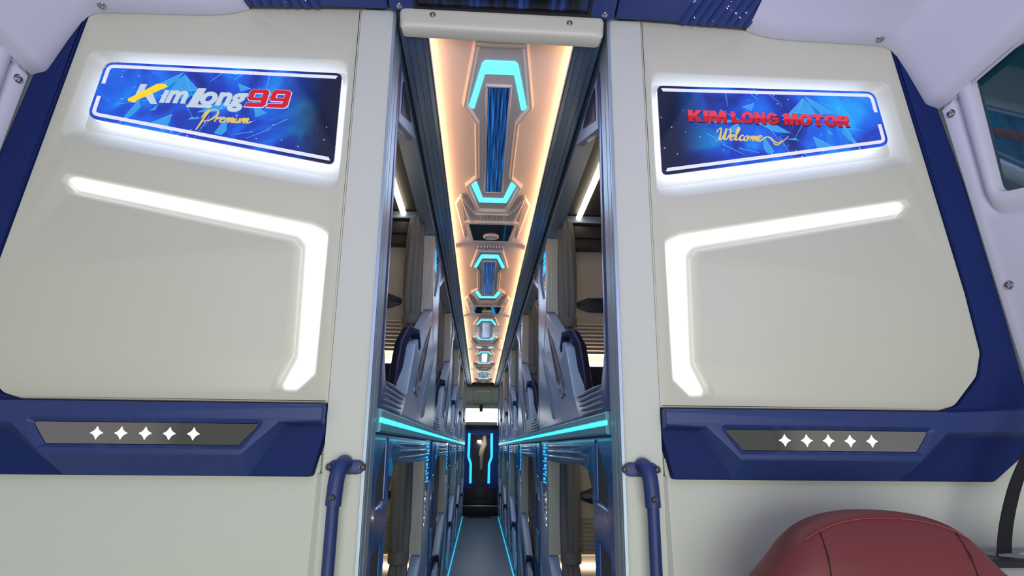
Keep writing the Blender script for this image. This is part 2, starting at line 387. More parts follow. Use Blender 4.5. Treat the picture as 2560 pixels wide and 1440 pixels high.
def heavy(word, box, mp, w0, w1, grow=0):   # heavy wide capitals cut as outlines
    el = lambda rx, ry, a0, a1, n, c=(.56, .5): [(c[0] + rx * math.cos(math.radians(a0 + (a1 - a0) * i / n)), c[1] + ry * math.sin(math.radians(a0 + (a1 - a0) * i / n))) for i in range(n + 1)]
    GL = {'K': (1.05, [(0, 0), (0, 1), (.33, 1), (.33, .62), (.62, 1), (1.02, 1), (.62, .55), (1.05, 0), (.66, 0), (.40, .36), (.33, .28), (.33, 0)], []),
          'I': (.33, [(0, 0), (0, 1), (.33, 1), (.33, 0)], []),
          'M': (1.24, [(0, 0), (0, 1), (.45, 1), (.62, .45), (.79, 1), (1.24, 1), (1.24, 0), (.95, 0), (.95, .66), (.74, 0), (.50, 0), (.29, .66), (.29, 0)], []),
          'L': (.85, [(0, 0), (0, 1), (.33, 1), (.33, .26), (.85, .26), (.85, 0)], []),
          'O': (1.12, el(.56, .51, 0, 345, 23), [el(.23, .26, 0, 345, 23)]),
          'N': (1.0, [(0, 0), (0, 1), (.33, 1), (.70, .45), (.70, 1), (1.0, 1), (1.0, 0), (.68, 0), (.30, .56), (.30, 0)], []),
          'G': (1.10, el(.56, .51, 32, 318, 20) + [(1.08, .14), (1.10, .56), (.56, .56), (.56, .36), (.78, .36), (.76, .27)] + el(.24, .27, 310, 42, 14), []),
          'T': (.95, [(0, .75), (0, 1), (.95, 1), (.95, .75), (.64, .75), (.64, 0), (.31, 0), (.31, .75)], []),
          'R': (1.02, [(0, 0), (0, 1), (.65, 1), (.90, .94), (1.0, .72), (.93, .5), (.78, .42), (.98, .1), (1.02, 0), (.66, 0), (.52, .34), (.33, .34), (.33, 0)], [[(.33, .56), (.33, .78), (.58, .78), (.66, .67), (.58, .56)]])}
    tot = sum(GL[c][0] for c in word) + .09 * (len(word) - 1); sx = (box[1] - box[0]) / tot; sz = box[3] - box[2]; x = box[0]; mb = MB()
    for ch in word:
        wd, o_, hs = GL[ch]; T = lambda L_: [(x + a * sx, box[2] + b * sz) for a, b in L_]
        o2 = T(o_); h2 = [T(h) for h in hs]
        if grow: o2 = off(o2, -grow); h2 = [off(h, grow) for h in h2]
        mb.plate(o2, h2, mp, w1); mb.loft([(o2, w0), (o2, w1)], mp, False, False)
        for h in h2: mb.loft([(h, w0), (h, w1)], mp, False, False)
        x += (wd + .09) * sx
    return mb
WELC = [[(-.12, .55), (-.05, .85), (.12, .95), (.16, .5), (.14, .08), (.30, .10), (.46, .5), (.52, .92), (.50, .4), (.52, .06), (.70, .14), (.86, .55), (.84, .90), (.74, .8)],
        [(.92, .22), (1.14, .32), (1.10, .46), (.97, .40), (.94, .12), (1.06, .02), (1.24, .18)],
        [(1.24, .18), (1.46, .75), (1.44, 1.05), (1.34, .85), (1.32, .15), (1.42, .02), (1.56, .18)],
        [(1.88, .36), (1.78, .45), (1.64, .30), (1.66, .06), (1.80, .03), (1.94, .18)],
        [(2.14, .42), (1.98, .30), (1.98, .08), (2.12, .03), (2.24, .2), (2.18, .40), (2.34, .32)],
        [(2.40, .02), (2.44, .40), (2.48, .20), (2.62, .40), (2.64, .05), (2.70, .24), (2.84, .40), (2.86, .06), (2.96, .12)],
        [(3.00, .22), (3.20, .32), (3.16, .46), (3.04, .40), (3.0, .12), (3.12, .02), (3.3, .16), (3.6, .38), (3.9, .28), (4.2, .02), (4.6, -.05), (4.95, .2), (5.2, .5)],
        [(4.15, -.12), (4.5, -.22), (4.75, .12)]]
SH = [[(.775, .88), (.84, .95), (.885, .905)], [(.845, .955), (.925, .905), (.872, .902)], [(.665, .915), (.70, .93), (.69, .905)],
      [(.560, .862), (.67, .872), (.565, .877)], [(.70, .868), (.745, .87), (.795, .84), (.75, .842)], [(.80, .905), (.85, .90), (.835, .865)],
      [(.855, .832), (.915, .800), (.862, .797)], [(.715, .828), (.742, .782), (.724, .776), (.712, .79)], [(.945, .87), (.985, .80), (.955, .825), (.938, .85)],
      [(.615, .845), (.655, .872), (.642, .832)], [(.78, .822), (.805, .827), (.815, .818)], [(.895, .86), (.915, .84), (.900, .842)],
      [(.64, .825), (.67, .81), (.655, .813)], [(.70, .975), (.715, .955), (.705, .955)]]
SL = [[(.62, .96), (.624, .915)], [(.69, .96), (.71, .94)], [(.74, .962), (.775, .93)], [(.80, .79), (.85, .768)], [(.645, .79), (.70, .778)],
      [(.83, .87), (.80, .82)], [(.84, .95), (.80, .86)], [(.60, .905), (.68, .86)], [(.93, .87), (1.0, .855)], [(.56, .83), (.61, .80)],
      [(.76, .83), (.79, .765)], [(.88, .79), (.84, .755)], [(.60, .80), (.66, .77)], [(.73, .86), (.77, .80)]]
def sign(side, label):
    f = front(side, YP - .004); root = empty('illuminated_sign', (XC + side * .75, YP, .85), label, 'sign', 'lit signs on the bulkhead')
    g = front(1, YP - .004)
    P = rp(SIGN, [.016, .03, .028, .016], 6)
    m = MB(); m.slab(P, f, 0, .006); under(m.build('sign_face', ART), root)
    m = MB(); m.loft([(off(P, .001), -.0125), (off(P, .001), -.0015)], f, True, False); tag(under(m.build('edge_light', SIGNLED), root), 'white LED edge glow')
    # white outline with the small break at the outer end
    o1 = off(P, .008); o2 = off(P, .0175)
    m = MB(); n = len(P)
    brk = lambda i: (o1[i][0] > 1.02 and .868 < o1[i][1] < .905)
    # subdivide the short outer end so the break can be cut
    def sub(poly):
        q = []
        for i in range(len(poly)):
            a = Vector(poly[i]); b = Vector(poly[(i + 1) % len(poly)])
            for k in range(12): q.append(tuple(a.lerp(b, k / 12)))
        return q
    s1 = sub(o1); s2 = sub(o2); N = len(s1)
    for i in range(N):
        j = (i + 1) % N; mz = (s1[i][1] + s1[j][1]) / 2; mx_ = (s1[i][0] + s1[j][0]) / 2
        if mx_ > 1.03 and .880 < mz < .915: continue
        if mx_ < .4395: continue
        m.add([f(*s1[i], .0063), f(*s1[j], .0063), f(*s2[j], .0063), f(*s2[i], .0063), f(*s1[i], .0072), f(*s1[j], .0072), f(*s2[j], .0072), f(*s2[i], .0072)],
              [(4, 5, 6, 7), (0, 1, 5, 4), (2, 3, 7, 6)])
    under(m.build('border_line', SWHITE, smooth=False), root)
    m = MB()
    for s_ in SH: m.slab(s_, f, .006, .0064)
    under(m.build('crystal_pattern', SHARD, smooth=False), root)
    m = MB()
    for a, b in SL + [(s_[0], s_[1]) for s_ in SH[:9]]:
        a = Vector(a); b = Vector(b); nn = Vector((-(b - a).y, (b - a).x)).normalized() * .0007
        m.slab([tuple(a + nn), tuple(a - nn), tuple(b - nn * .3), tuple(b + nn * .3)], f, .0062, .0067)
    under(m.build('crystal_line_pattern', SHARDL, smooth=False), root)
    if side < 0:
        m = MB()                                            # K with a long yellow slash
        K1 = [(-.949, .913), (-.935, .915), (-.944, .880), (-.957, .868), (-.955, .871)]
        m.slab([(-.948, .916), (-.932, .916), (-.940, .888), (-.958, .876)], g, .006, .0085)
        m.slab([(-.930, .880), (-.914, .890), (-.898, .860), (-.915, .860)], g, .006, .0085)
        m.slab([(-.958, .872), (-.950, .876), (-.953, .862), (-.961, .862)], g, .006, .0085)
        under(m.build('lettering', SILVER, smooth=False), root)
        m = MB(); m.slab([(-.972, .865), (-.960, .863), (-.879, .912), (-.884, .918), (-.905, .918), (-.972, .871)], g, .0065, .0095)
        tag(under(m.build('slash', YEL, smooth=False), root), 'yellow diagonal stroke of the first letter')
        m = text_mesh('ım', (-.893, -.822, .864, .901), g, .006, .0085, .035, .28); under(m.build('lettering', SILVER, smooth=False), root)
        m = MB(); m.slab([(-.799, .910), (-.779, .910), (-.796, .862), (-.758, .862), (-.760, .854), (-.823, .854), (-.818, .862)], g, .006, .0085)
        under(m.build('lettering', SILVER, smooth=False), root)
        m = text_mesh('ong', (-.790, -.668, .845, .901), g, .006, .0085, .035, .28); under(m.build('lettering', SILVER, smooth=False), root)
        def nine(x, mat_off, w0, w1):
            q = [(.012, .052), (.047, .052), (.054, .046), (.048, .008), (.040, .0), (-.006, .0), (-.002, .011), (.033, .011), (.036, .019), (.004, .019), (.000, .025), (.005, .046)]
            hole = [(.014, .028), (.036, .028), (.039, .041), (.017, .041)]
            q = [(a + x, b + .861) for a, b in q]; hole = [(a + x, b + .861) for a, b in hole]
            if mat_off: q = off(q, -mat_off); hole = off(hole, mat_off)
            mb = MB(); mb.plate(q, [hole], g, w1); mb.loft([(q, w0), (q, w1)], g, False, False); mb.loft([(hole, w0), (hole, w1)], g, False, False); return mb
        for x in (-.668, -.611):
            under(nine(x, .0016, .006, .0075).build('numeral_outline', SWHITE, smooth=False), root)
            tag(under(nine(x, 0, .006, .0090).build('numeral', RED, smooth=False), root), 'red numeral nine')
        m = MB(); pen(m, PREM, (-.785, .812), .0375, g, .0036, .006, .0082, .35); tag(under(m.build('script_lettering', GOLD, smooth=False), root), 'gold handwritten lettering')
    else:
        for w_, m_, dz_, e in (((.006, .0078), NAVYD, -.0014, .0018), ((.006, .0095), RED2, 0, 0)):
            m = MB()
            for s_, x0, x1 in (('KIM', .511, .616), ('LONG', .630, .762), ('MOTOR', .778, .962)):
                a = heavy(s_, (x0 + e, x1 + e, .864 + dz_, .899 + dz_), g, *w_); m.add(a.v, a.f)
            under(m.build('lettering' if m_ is RED2 else 'lettering_shadow', m_, smooth=False), root)
        m = MB(); pen(m, WELC, (.586, .812), .0375, g, .0042, .006, .0082, .25); tag(under(m.build('script_lettering', GOLD, smooth=False), root), 'gold handwritten lettering')
    return root
sign(1, 'backlit blue sign with red capital lettering above the red seat')
sign(-1, 'backlit blue sign with silver lettering and red numerals')

# navy trims with star mirrors
TRIM = [(.395, .097), (1.085, .098), (1.14, .112), (1.207, .182), (1.229, .245), (1.219, .40), (1.128, 1.148), (1.20, .950), (1.231, .942), (1.268, .709), (1.308, .332), (1.322, .169), (1.333, .03), (1.198, -.067), (.418, -.067), (.395, .035)]
def trim(side, label):
    f = front(side); root = empty('star_console', (XC + side * .8, YP, 0), label, 'trim panel', 'navy trims below the bulkhead panels')
    m = MB(); P = rp(TRIM, [.01, .01, .03, .04, .04, .05, .001, .01, .01, .05, .05, .03, .03, .02, .008, .02], 4)
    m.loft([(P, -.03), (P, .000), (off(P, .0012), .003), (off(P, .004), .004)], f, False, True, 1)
    top = [(.398, .090), (1.10, .091), (1.295, .100), (1.302, .052), (1.075, .046), (.998, -.021), (.570, -.021), (.492, .054), (.398, .058)]
    bot = [(.397, .096), (1.12, .096), (1.312, .118), (1.318, .034), (1.10, .028), (.960, -.066), (.560, -.066), (.478, .045), (.397, .046)]
    tp = rp(top, .006, 4); bt = rp(bot, .006, 4)
    hexo = rp([(.523, .056), (1.046, .056), (1.006, -.006), (.568, -.006)], .008, 5)
    hexi = rp([(.533, .049), (1.034, .049), (.997, .000), (.577, .000)], .006, 5)
    m.loft([(bt, .004), (off(tp, -.003), .034), (tp, .037), (off(tp, .004), .038)], f, False, False)
    m.plate(off(tp, .004), [off(hexo, -.002)], f, .038)
    m.loft([(off(hexo, -.002), .038), (hexo, .0365), (hexi, .030), (hexi, .026)], f, False, False)
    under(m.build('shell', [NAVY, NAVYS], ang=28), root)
    m = MB(); m.slab(off(hexi, .0012), f, .022, .029); mp_ = under(m.build('mirror_plate', MIRROR), root)
    for k in range(5):
        cxx = .680 + .0528 * k; czz = .0245; pts = []
        for i in range(16):
            a = i / 16 * 2 * math.pi; c_, s_ = math.cos(a), math.sin(a)
            q = (abs(c_) ** .72 + abs(s_) ** .72) ** (-1 / .72) * .0142
            pts.append((cxx + c_ * q, czz + s_ * q))
        m = MB(); m.slab(pts, f, .0285, .0298); tag(m.build('star', STARW, mp_, smooth=False), 'glowing white four-pointed star')
    if side > 0: pass
    return root
trim(1, 'navy trim with five lit stars on a smoked mirror above the red seat')
trim(-1, 'navy trim with five lit stars on a smoked mirror, no seat below')

# grab poles
def pole(side, label):
    X = XC + side * .355; root = empty('grab_pole', (X, YP, -1.3), label, 'grab pole', 'navy grab poles beside the aisle')
    m = MB(); n = 24
    ears = [(.039 * (1 if math.cos(t) > 0 else -1) * 0 + math.copysign(.024, math.cos(t)) + math.cos(t) * .016, math.sin(t) * .016) for t in [2 * math.pi * (k + .5) / n for k in range(n)]]
    m.slab([(.340 + .0 + a, -.045 + b) for a, b in ears], front(side), -.0, .012, .003)
    bk = under(m.build('bracket', NAVY), root)
    m = MB(); Yt = YP - .05
    path = [(X - side * .012, YP - .004, -.036), (X - side * .012, YP - .022, -.036), (X - side * .009, YP - .042, -.046), (X - side * .005, Yt, -.072), (X - side * .002, Yt, -.125)]
    m.tube([tuple(p) for p in crom(path, 5)], .0175, 16); under(m.build('elbow', NAVY), root)
    m = MB(); m.tube([(X - side * .002, Yt, -.12), (X, Yt, -1.35)], .0135, 18); under(m.build('tube', NAVY), root)
    for a in (.303, .379): screw(bk, (XC + side * (a - .001), YP - .012, -.045), .0055, mt=BOLT)
    q = screw(root, (X - side * .003, Yt - .0175, -.107), .0045, mt=BOLT)
    return root
pole(1, 'navy grab pole next to the red seat')
pole(-1, 'navy grab pole across the aisle from the red seat')

# header bar, screen and consoles above the aisle
root = empty('header_bar', (XC, 1.44, 1.14), 'cream header bar with two screws over the aisle entrance', 'header')
m = MB(); f = front(1, 1.455)
m.loft([(rp([(-.285, 1.172), (.285, 1.166), (.278, 1.108), (.262, 1.104), (-.268, 1.114), (-.278, 1.117)], .012), -.03),
        (rp([(-.285, 1.172), (.285, 1.166), (.280, 1.108), (.262, 1.104), (-.268, 1.112), (-.280, 1.115)], .012), .008),
        (rp([(-.282, 1.172), (.282, 1.166), (.274, 1.116), (.260, 1.110), (-.266, 1.118), (-.274, 1.122)], .012), .015),
        (rp([(-.272, 1.168), (.272, 1.162), (.266, 1.122), (.254, 1.117), (-.260, 1.125), (-.266, 1.128)], .01), .018)], f, True, True)
under(m.build('bar', CREAM, ang=50), root)
screw(root, (XC - .193, 1.437, 1.151), .0058); screw(root, (XC + .186, 1.437, 1.1435), .0058)
slope = lambda a, b, c: (XC + a, 1.45 - b - c * .28, 1.172 + b * .30 - c * .95)    # b runs toward the windscreen, c downward
root = empty('ceiling_screen', (XC, 1.40, 1.19), 'wide black screen with blue light streaks above the header bar', 'screen')
m = MB(); m.slab(rp([(-.238, .018), (.238, .018), (.238, .30), (-.238, .30)], .008), slope, -.006, .0, .002); under(m.build('display', SCREENM), root)
m = MB(); fo = rp([(-.246, .003), (.246, .003), (.246, .31), (-.246, .31)], .008); fi = rp([(-.236, .016), (.236, .016), (.236, .30), (-.236, .30)], .006)
m.loft([(fo, -.02), (fo, .006), (off(fo, .003), .008), (fi, .007), (fi, -.004)], slope, False, False); under(m.build('bezel', BLACK), root)
def console(side, label):
    root = empty('overhead_console', (XC + side * .5, 1.4, 1.2), label, 'ceiling console', 'navy consoles beside the screen')
    f = lambda a, b, c: (XC + side * a, 1.452 - b - c * .28, 1.180 - a * .012 + b * .34 - c * .95)
    m = MB(); m.slab(rp([(.240, .0), (.312, .004), (.318, .30), (.236, .30)], .012), f, -.02, .012, .005); under(m.build('end_cap', NAVY), root)
    m = MB(); m.slab([(.318, .004), (.499, .004), (.604, .30), (.318, .30)], f, -.02, .006, .002)
    top = []; xs = [.50 + .0025 * i for i in range(81)]
    V = []; F_ = []
    for x in xs + [.72, .735]:
        wv = .001 + .011 * abs(math.sin((x - .5) / .0265 * math.pi)) if x < .70 else .004
        yy = .003 - .002 * abs(math.sin((x - .5) / .0265 * math.pi)) if x < .70 else .003
        for (bb, cc) in ((.001, -.02), (yy, wv), (.30, wv)): V.append(f(x + bb * .35 if bb > .1 else x, bb, cc))
    for i in range(len(xs) + 1):
        for k in range(2): F_.append((i * 3 + k, i * 3 + k + 1, i * 3 + 4 + k, i * 3 + 3 + k))
    m.add(V, F_); under(m.build('ribbed_cover', NAVY, ang=60), root)
    screw(root, f(.285, .018, .012), .006, (0, -.3, -1)); screw(root, f(.712, .012, .006), .007, (0, -.3, -1))
    m = MB()
    rnd = random.Random(7)
    for k in range(22):
        x = .51 + rnd.random() * .19; b = .008 + rnd.random() * .11; rr = .0004 + rnd.random() * .0006
        m.tube([f(x, b, .006), f(x, b, .0105)], rr, 6)
    under(tag(m.build('star_lights', emis('fibre_star', (.75, .7, 1), 3.5), smooth=False), kind='stuff'), root)
    return root
console(1, 'navy ceiling console with ribs, star lights and two visible screws')
console(-1, 'navy ceiling console whose thin edge shows above the cream panel')
# soft overhead mouldings in the cab corners
def overhead(side, label):
    prof = [(.700, 1.168), (.762, 1.143), (.90, 1.141), (1.06, 1.138), (1.118, 1.136), (1.135, 1.11), (1.165, 1.04), (1.190, .975), (1.200, .952), (1.215, .944), (1.236, .937)]
    rows = [(1.468, 0, 0), (1.440, 0, 0), (1.415, .002, .002), (1.385, .012, .004), (1.34, .024, .012), (1.2, .060, .045), (.8, .14, .11), (.3, .20, .2), (-1.4, .28, .28)]
    V = []; F_ = []; n = len(prof)
    for i, (Y, dz, dx) in enumerate(rows):
        for j, (x, z) in enumerate(prof):
            k = j / (n - 1); soft = 0
            V.append((XC + side * (x + dx * (.9 if k > .45 else .3) + soft), Y, z + dz * (1 if k < .6 else .95)))
    for i in range(len(rows) - 1):
        for j in range(n - 1): F_.append((i * n + j, i * n + j + 1, (i + 1) * n + j + 1, (i + 1) * n + j))
    m = MB(); m.add(V, F_)
    root = empty('overhead_moulding', (XC + side * 1.0, 1.3, 1.15), label, 'ceiling moulding', 'soft white mouldings in the cab corners')
    o = m.build('shell', LILAC, ang=70)
    sd = o.modifiers.new('s', 'SUBSURF'); sd.levels = 1; sd.render_levels = 2; sd.boundary_smooth = 'PRESERVE_CORNERS'
    under(o, root); screw(root, (XC + side * 1.075, 1.437, 1.137), .0075, (0, -.5, -1))
    return root
overhead(1, 'soft white overhead moulding in the corner above the driver window')
overhead(-1, 'soft white overhead moulding in the corner across from the driver window')

# ------------------------------------------------------------------ driver seat, belt, bag
def seat():
    cxs = XC + .712; Yb = 1.20
    root = empty('driver_seat', (cxs, 1.1, -1.35), 'burgundy leather driver seat with stitched seams', 'seat')
    # half widths of the back by height, top at -.108
    prof = [(-.108, .02), (-.110, .06), (-.117, .10), (-.130, .137), (-.150, .165), (-.175, .188), (-.200, .206), (-.222, .232), (-.25, .258), (-.32, .255), (-.5, .22), (-.8, .21)]
    V = []; F_ = []; n = 32
    for (z, hw) in prof:
        dep = .016 + .075 * min(1, (-.104 - z) / .09) ** .6
        for k in range(n):
            t = 2 * math.pi * k / n; c_, s_ = math.cos(t), math.sin(t)
            ex = math.copysign(abs(c_) ** .55, c_) * hw; ey = math.copysign(abs(s_) ** .7, s_) * dep
            V.append((cxs + ex, Yb + ey - (abs(ex) / .29) ** 2 * .03 + (z + .1) * -.12, z))
    for i in range(len(prof) - 1):
        for k in range(n): F_.append((i * n + k, i * n + (k + 1) % n, (i + 1) * n + (k + 1) % n, (i + 1) * n + k))
    F_.append(tuple(range(n))); m = MB(); m.add(V, F_)
    o = m.build('backrest', LEATHER, ang=80); sd = o.modifiers.new('s', 'SUBSURF'); sd.levels = 2; sd.render_levels = 2; under(o, root)
    def surf(xx, z):           # point on the front of the back
        hw = None
        for (a, b), (c, e) in zip(prof, prof[1:]):
            if a >= z >= c: hw = b + (e - b) * (a - z) / max(a - c, 1e-6)
        hw = hw or .29; dep = .016 + .075 * min(1, (-.104 - z) / .09) ** .6
        q = min(.98, abs(xx) / hw); s_ = (1 - q ** (2 / .55)) ** .5
        return (cxs + xx, Yb - (abs(s_) ** .7) * dep - (abs(xx) / .29) ** 2 * .03 + (z + .1) * -.12 - .0008, z)
    for sg in (-1, 1):
        m = MB(); pts = [surf(sg * (.128 + .035 * t), -.142 - t * .5) for t in [i / 14 for i in range(15)]]
        m.tube(pts, .0014, 6); under(m.build('seam', SEAM), root)
    m = MB(); pts = [surf(x, -.1185 - (abs(x) / .17) ** 2.6 * .045) for x in [-.155 + .31 * i / 40 for i in range(41)]]
    m.tube(pts, .0009, 5); under(m.build('stitching', STITCH), root)
    m = MB(); m.box(cxs - .22, cxs + .22, .62, 1.14, -.93, -.80, bev=.05); under(m.build('seat_cushion', LEATHER), root)
    m = MB(); m.box(cxs - .2, cxs + .2, .68, 1.1, -1.35, -.90, bev=.02); under(m.build('pedestal', BLACK), root)
seat()
m = MB(); pts = crom([(1.295, 1.30, .15), (1.215, 1.315, .02), (1.153, 1.32, -.080), (1.09, 1.30, -.200), (1.03, 1.235, -.33)], 6)
V = []; F_ = []
for p in pts:
    for a in ((-.022, -.004, -.002), (.022, .010, .002), (.022, .012, .004), (-.022, -.002, .000)): V.append((p.x + a[0], p.y + a[1], p.z + a[2]))
for i in range(len(pts) - 1):
    for k in range(4): F_.append((i * 4 + k, i * 4 + (k + 1) % 4, (i + 1) * 4 + (k + 1) % 4, (i + 1) * 4 + k))
m.add(V, F_); tag(m.build('seat_belt', BELT), 'black seat belt webbing hanging beside the red seat', 'seat belt')
root = empty('document_case', (1.1, 1.33, -.44), 'grey and black fabric document case behind the red seat', 'bag')
x0, x1, y0, y1, zt = .985, 1.27, 1.245, 1.42, -.216
m = MB(); m.box(x0, x1, y0, y1, -.44, zt, bev=.012); under(m.build('body', FELT), root)
fb = lambda a, b, c: (a, b, zt + (y1 - b) * .03 + c)
m = MB(); P = rp([(x0 - .006, y1), (x1, y1), (x1, y0 - .006), (x0 - .006, y0 - .006)], .012); m.loft([(P, -.006), (P, .004), (off(P, .003), .008)], fb, False, True); under(m.build('lid', BLACK), root)
m = MB(); m.slab([(x0 + .03, y1 - .02), (x1 - .01, y1 - .02), (x1 - .01, y0 + .01), (x0 + .11, y0 + .005)], fb, .008, .012); tag(under(m.build('cover', FELT), root), 'grey fabric cover')
m = MB(); m.slab([(x0 + .13, y0 + .05), (x0 + .22, y0 + .06), (x0 + .22, y0 + .01), (x0 + .14, y0 + .01)], fb, .012, .014); under(m.build('paper', PAPER), root)
m = MB(); m.box(.99, 1.33, 1.15, 1.44, -1.35, -.44, bev=.01); tag(m.build('side_locker', LILAC), 'pale side locker under the document case', 'locker')

# ------------------------------------------------------------------ aisle shell
YE = 11.45
m = MB(); m.box(XC - 1.26, XC + 1.26, YP + .16, 12.6, -1.16, -1.09); st(m.build('floor_2', FLOORM))
m = MB(); m.box(XC - 1.28, XC - 1.24, YP + .2, 12.6, -1.1, 1.5); st(m.build('wall_left_2', BEIGE))
m = MB(); m.box(XC + 1.24, XC + 1.28, YP + .2, 12.6, -1.1, 1.5); st(m.build('wall_right_2', BEIGE))
m = MB(); m.box(XC - 1.26, XC + 1.26, YP + .2, 12.6, 1.36, 1.42); st(m.build('ceiling_2', BLACK))
for side, nm, lb in ((-1, 'floor_light', 'cyan LED strip along the aisle floor, side without a seat'), (1, 'floor_light', 'cyan LED strip along the aisle floor, red seat side')):
    m = MB(); a = sorted((XC + side * .284, XC + side * .294)); m.box(a[0], a[1], 1.7, 10.6, -1.09, -1.082)
    tag(m.build(nm, FLED), lb, 'LED strip', 'aisle floor strips')
sides = {1: 'on the red seat side', -1: 'on the seatless side'}
for side in (1, -1):
    root = empty('deck_rail', (XC + side * H, 1.65, .07), 'grey rail with cyan LED line between the berth decks ' + sides[side], 'rail', 'rails between the berth decks')
    m = MB(); P = [(H + .02, .037), (H - .004, .037), (H - .008, .042), (H - .008, .060), (H - .003, .061), (H - .003, .074), (H - .008, .075), (H - .008, .092), (H - .004, .097), (H + .02, .097)]
    m.loft([(P, 1.62), (P, 10.95)], lambda a, b, c: (XC + side * a, c, b), True, True); under(m.build('rail', TEALR, ang=20), root)
    m = MB(); a = sorted((XC + side * (H - .010), XC + side * (H - .003))); m.box(a[0], a[1], 1.62, 10.95, .062, .073); under(m.build('led_line', CYAN), root)
    l = bpy.data.lights.new('led_glow', 'AREA'); l.shape = 'RECTANGLE'; l.size = 9.2; l.size_y = .02; l.energy = 7; l.color = (.02, .55, 1)
    lo = bpy.data.objects.new('led_glow', l); COL.objects.link(lo); lo.location = (XC + side * (H - .014), 6.3, .067)
    lo.rotation_euler = Vector((-side, 0, -.15)).to_track_quat('-Z', 'Z').to_euler(); under(lo, root)
    # its long side runs along the rail
    # ceiling rail
    m = MB(); P = [(.207, 1.122), (.214, 1.134), (.226, 1.136), (.230, 1.142), (.250, 1.142), (.253, 1.147), (.272, 1.147), (.276, 1.152), (.292, 1.152), (.293, 1.22), (.207, 1.22)]
    m.loft([(P, 1.49), (P, YE)], lambda a, b, c: (XC + side * a, c, b), True, True)
    tag(m.build('ceiling_rail', ALU, ang=20), 'dark grooved ceiling rail over the berth tops ' + sides[side], 'rail', 'ceiling rails')

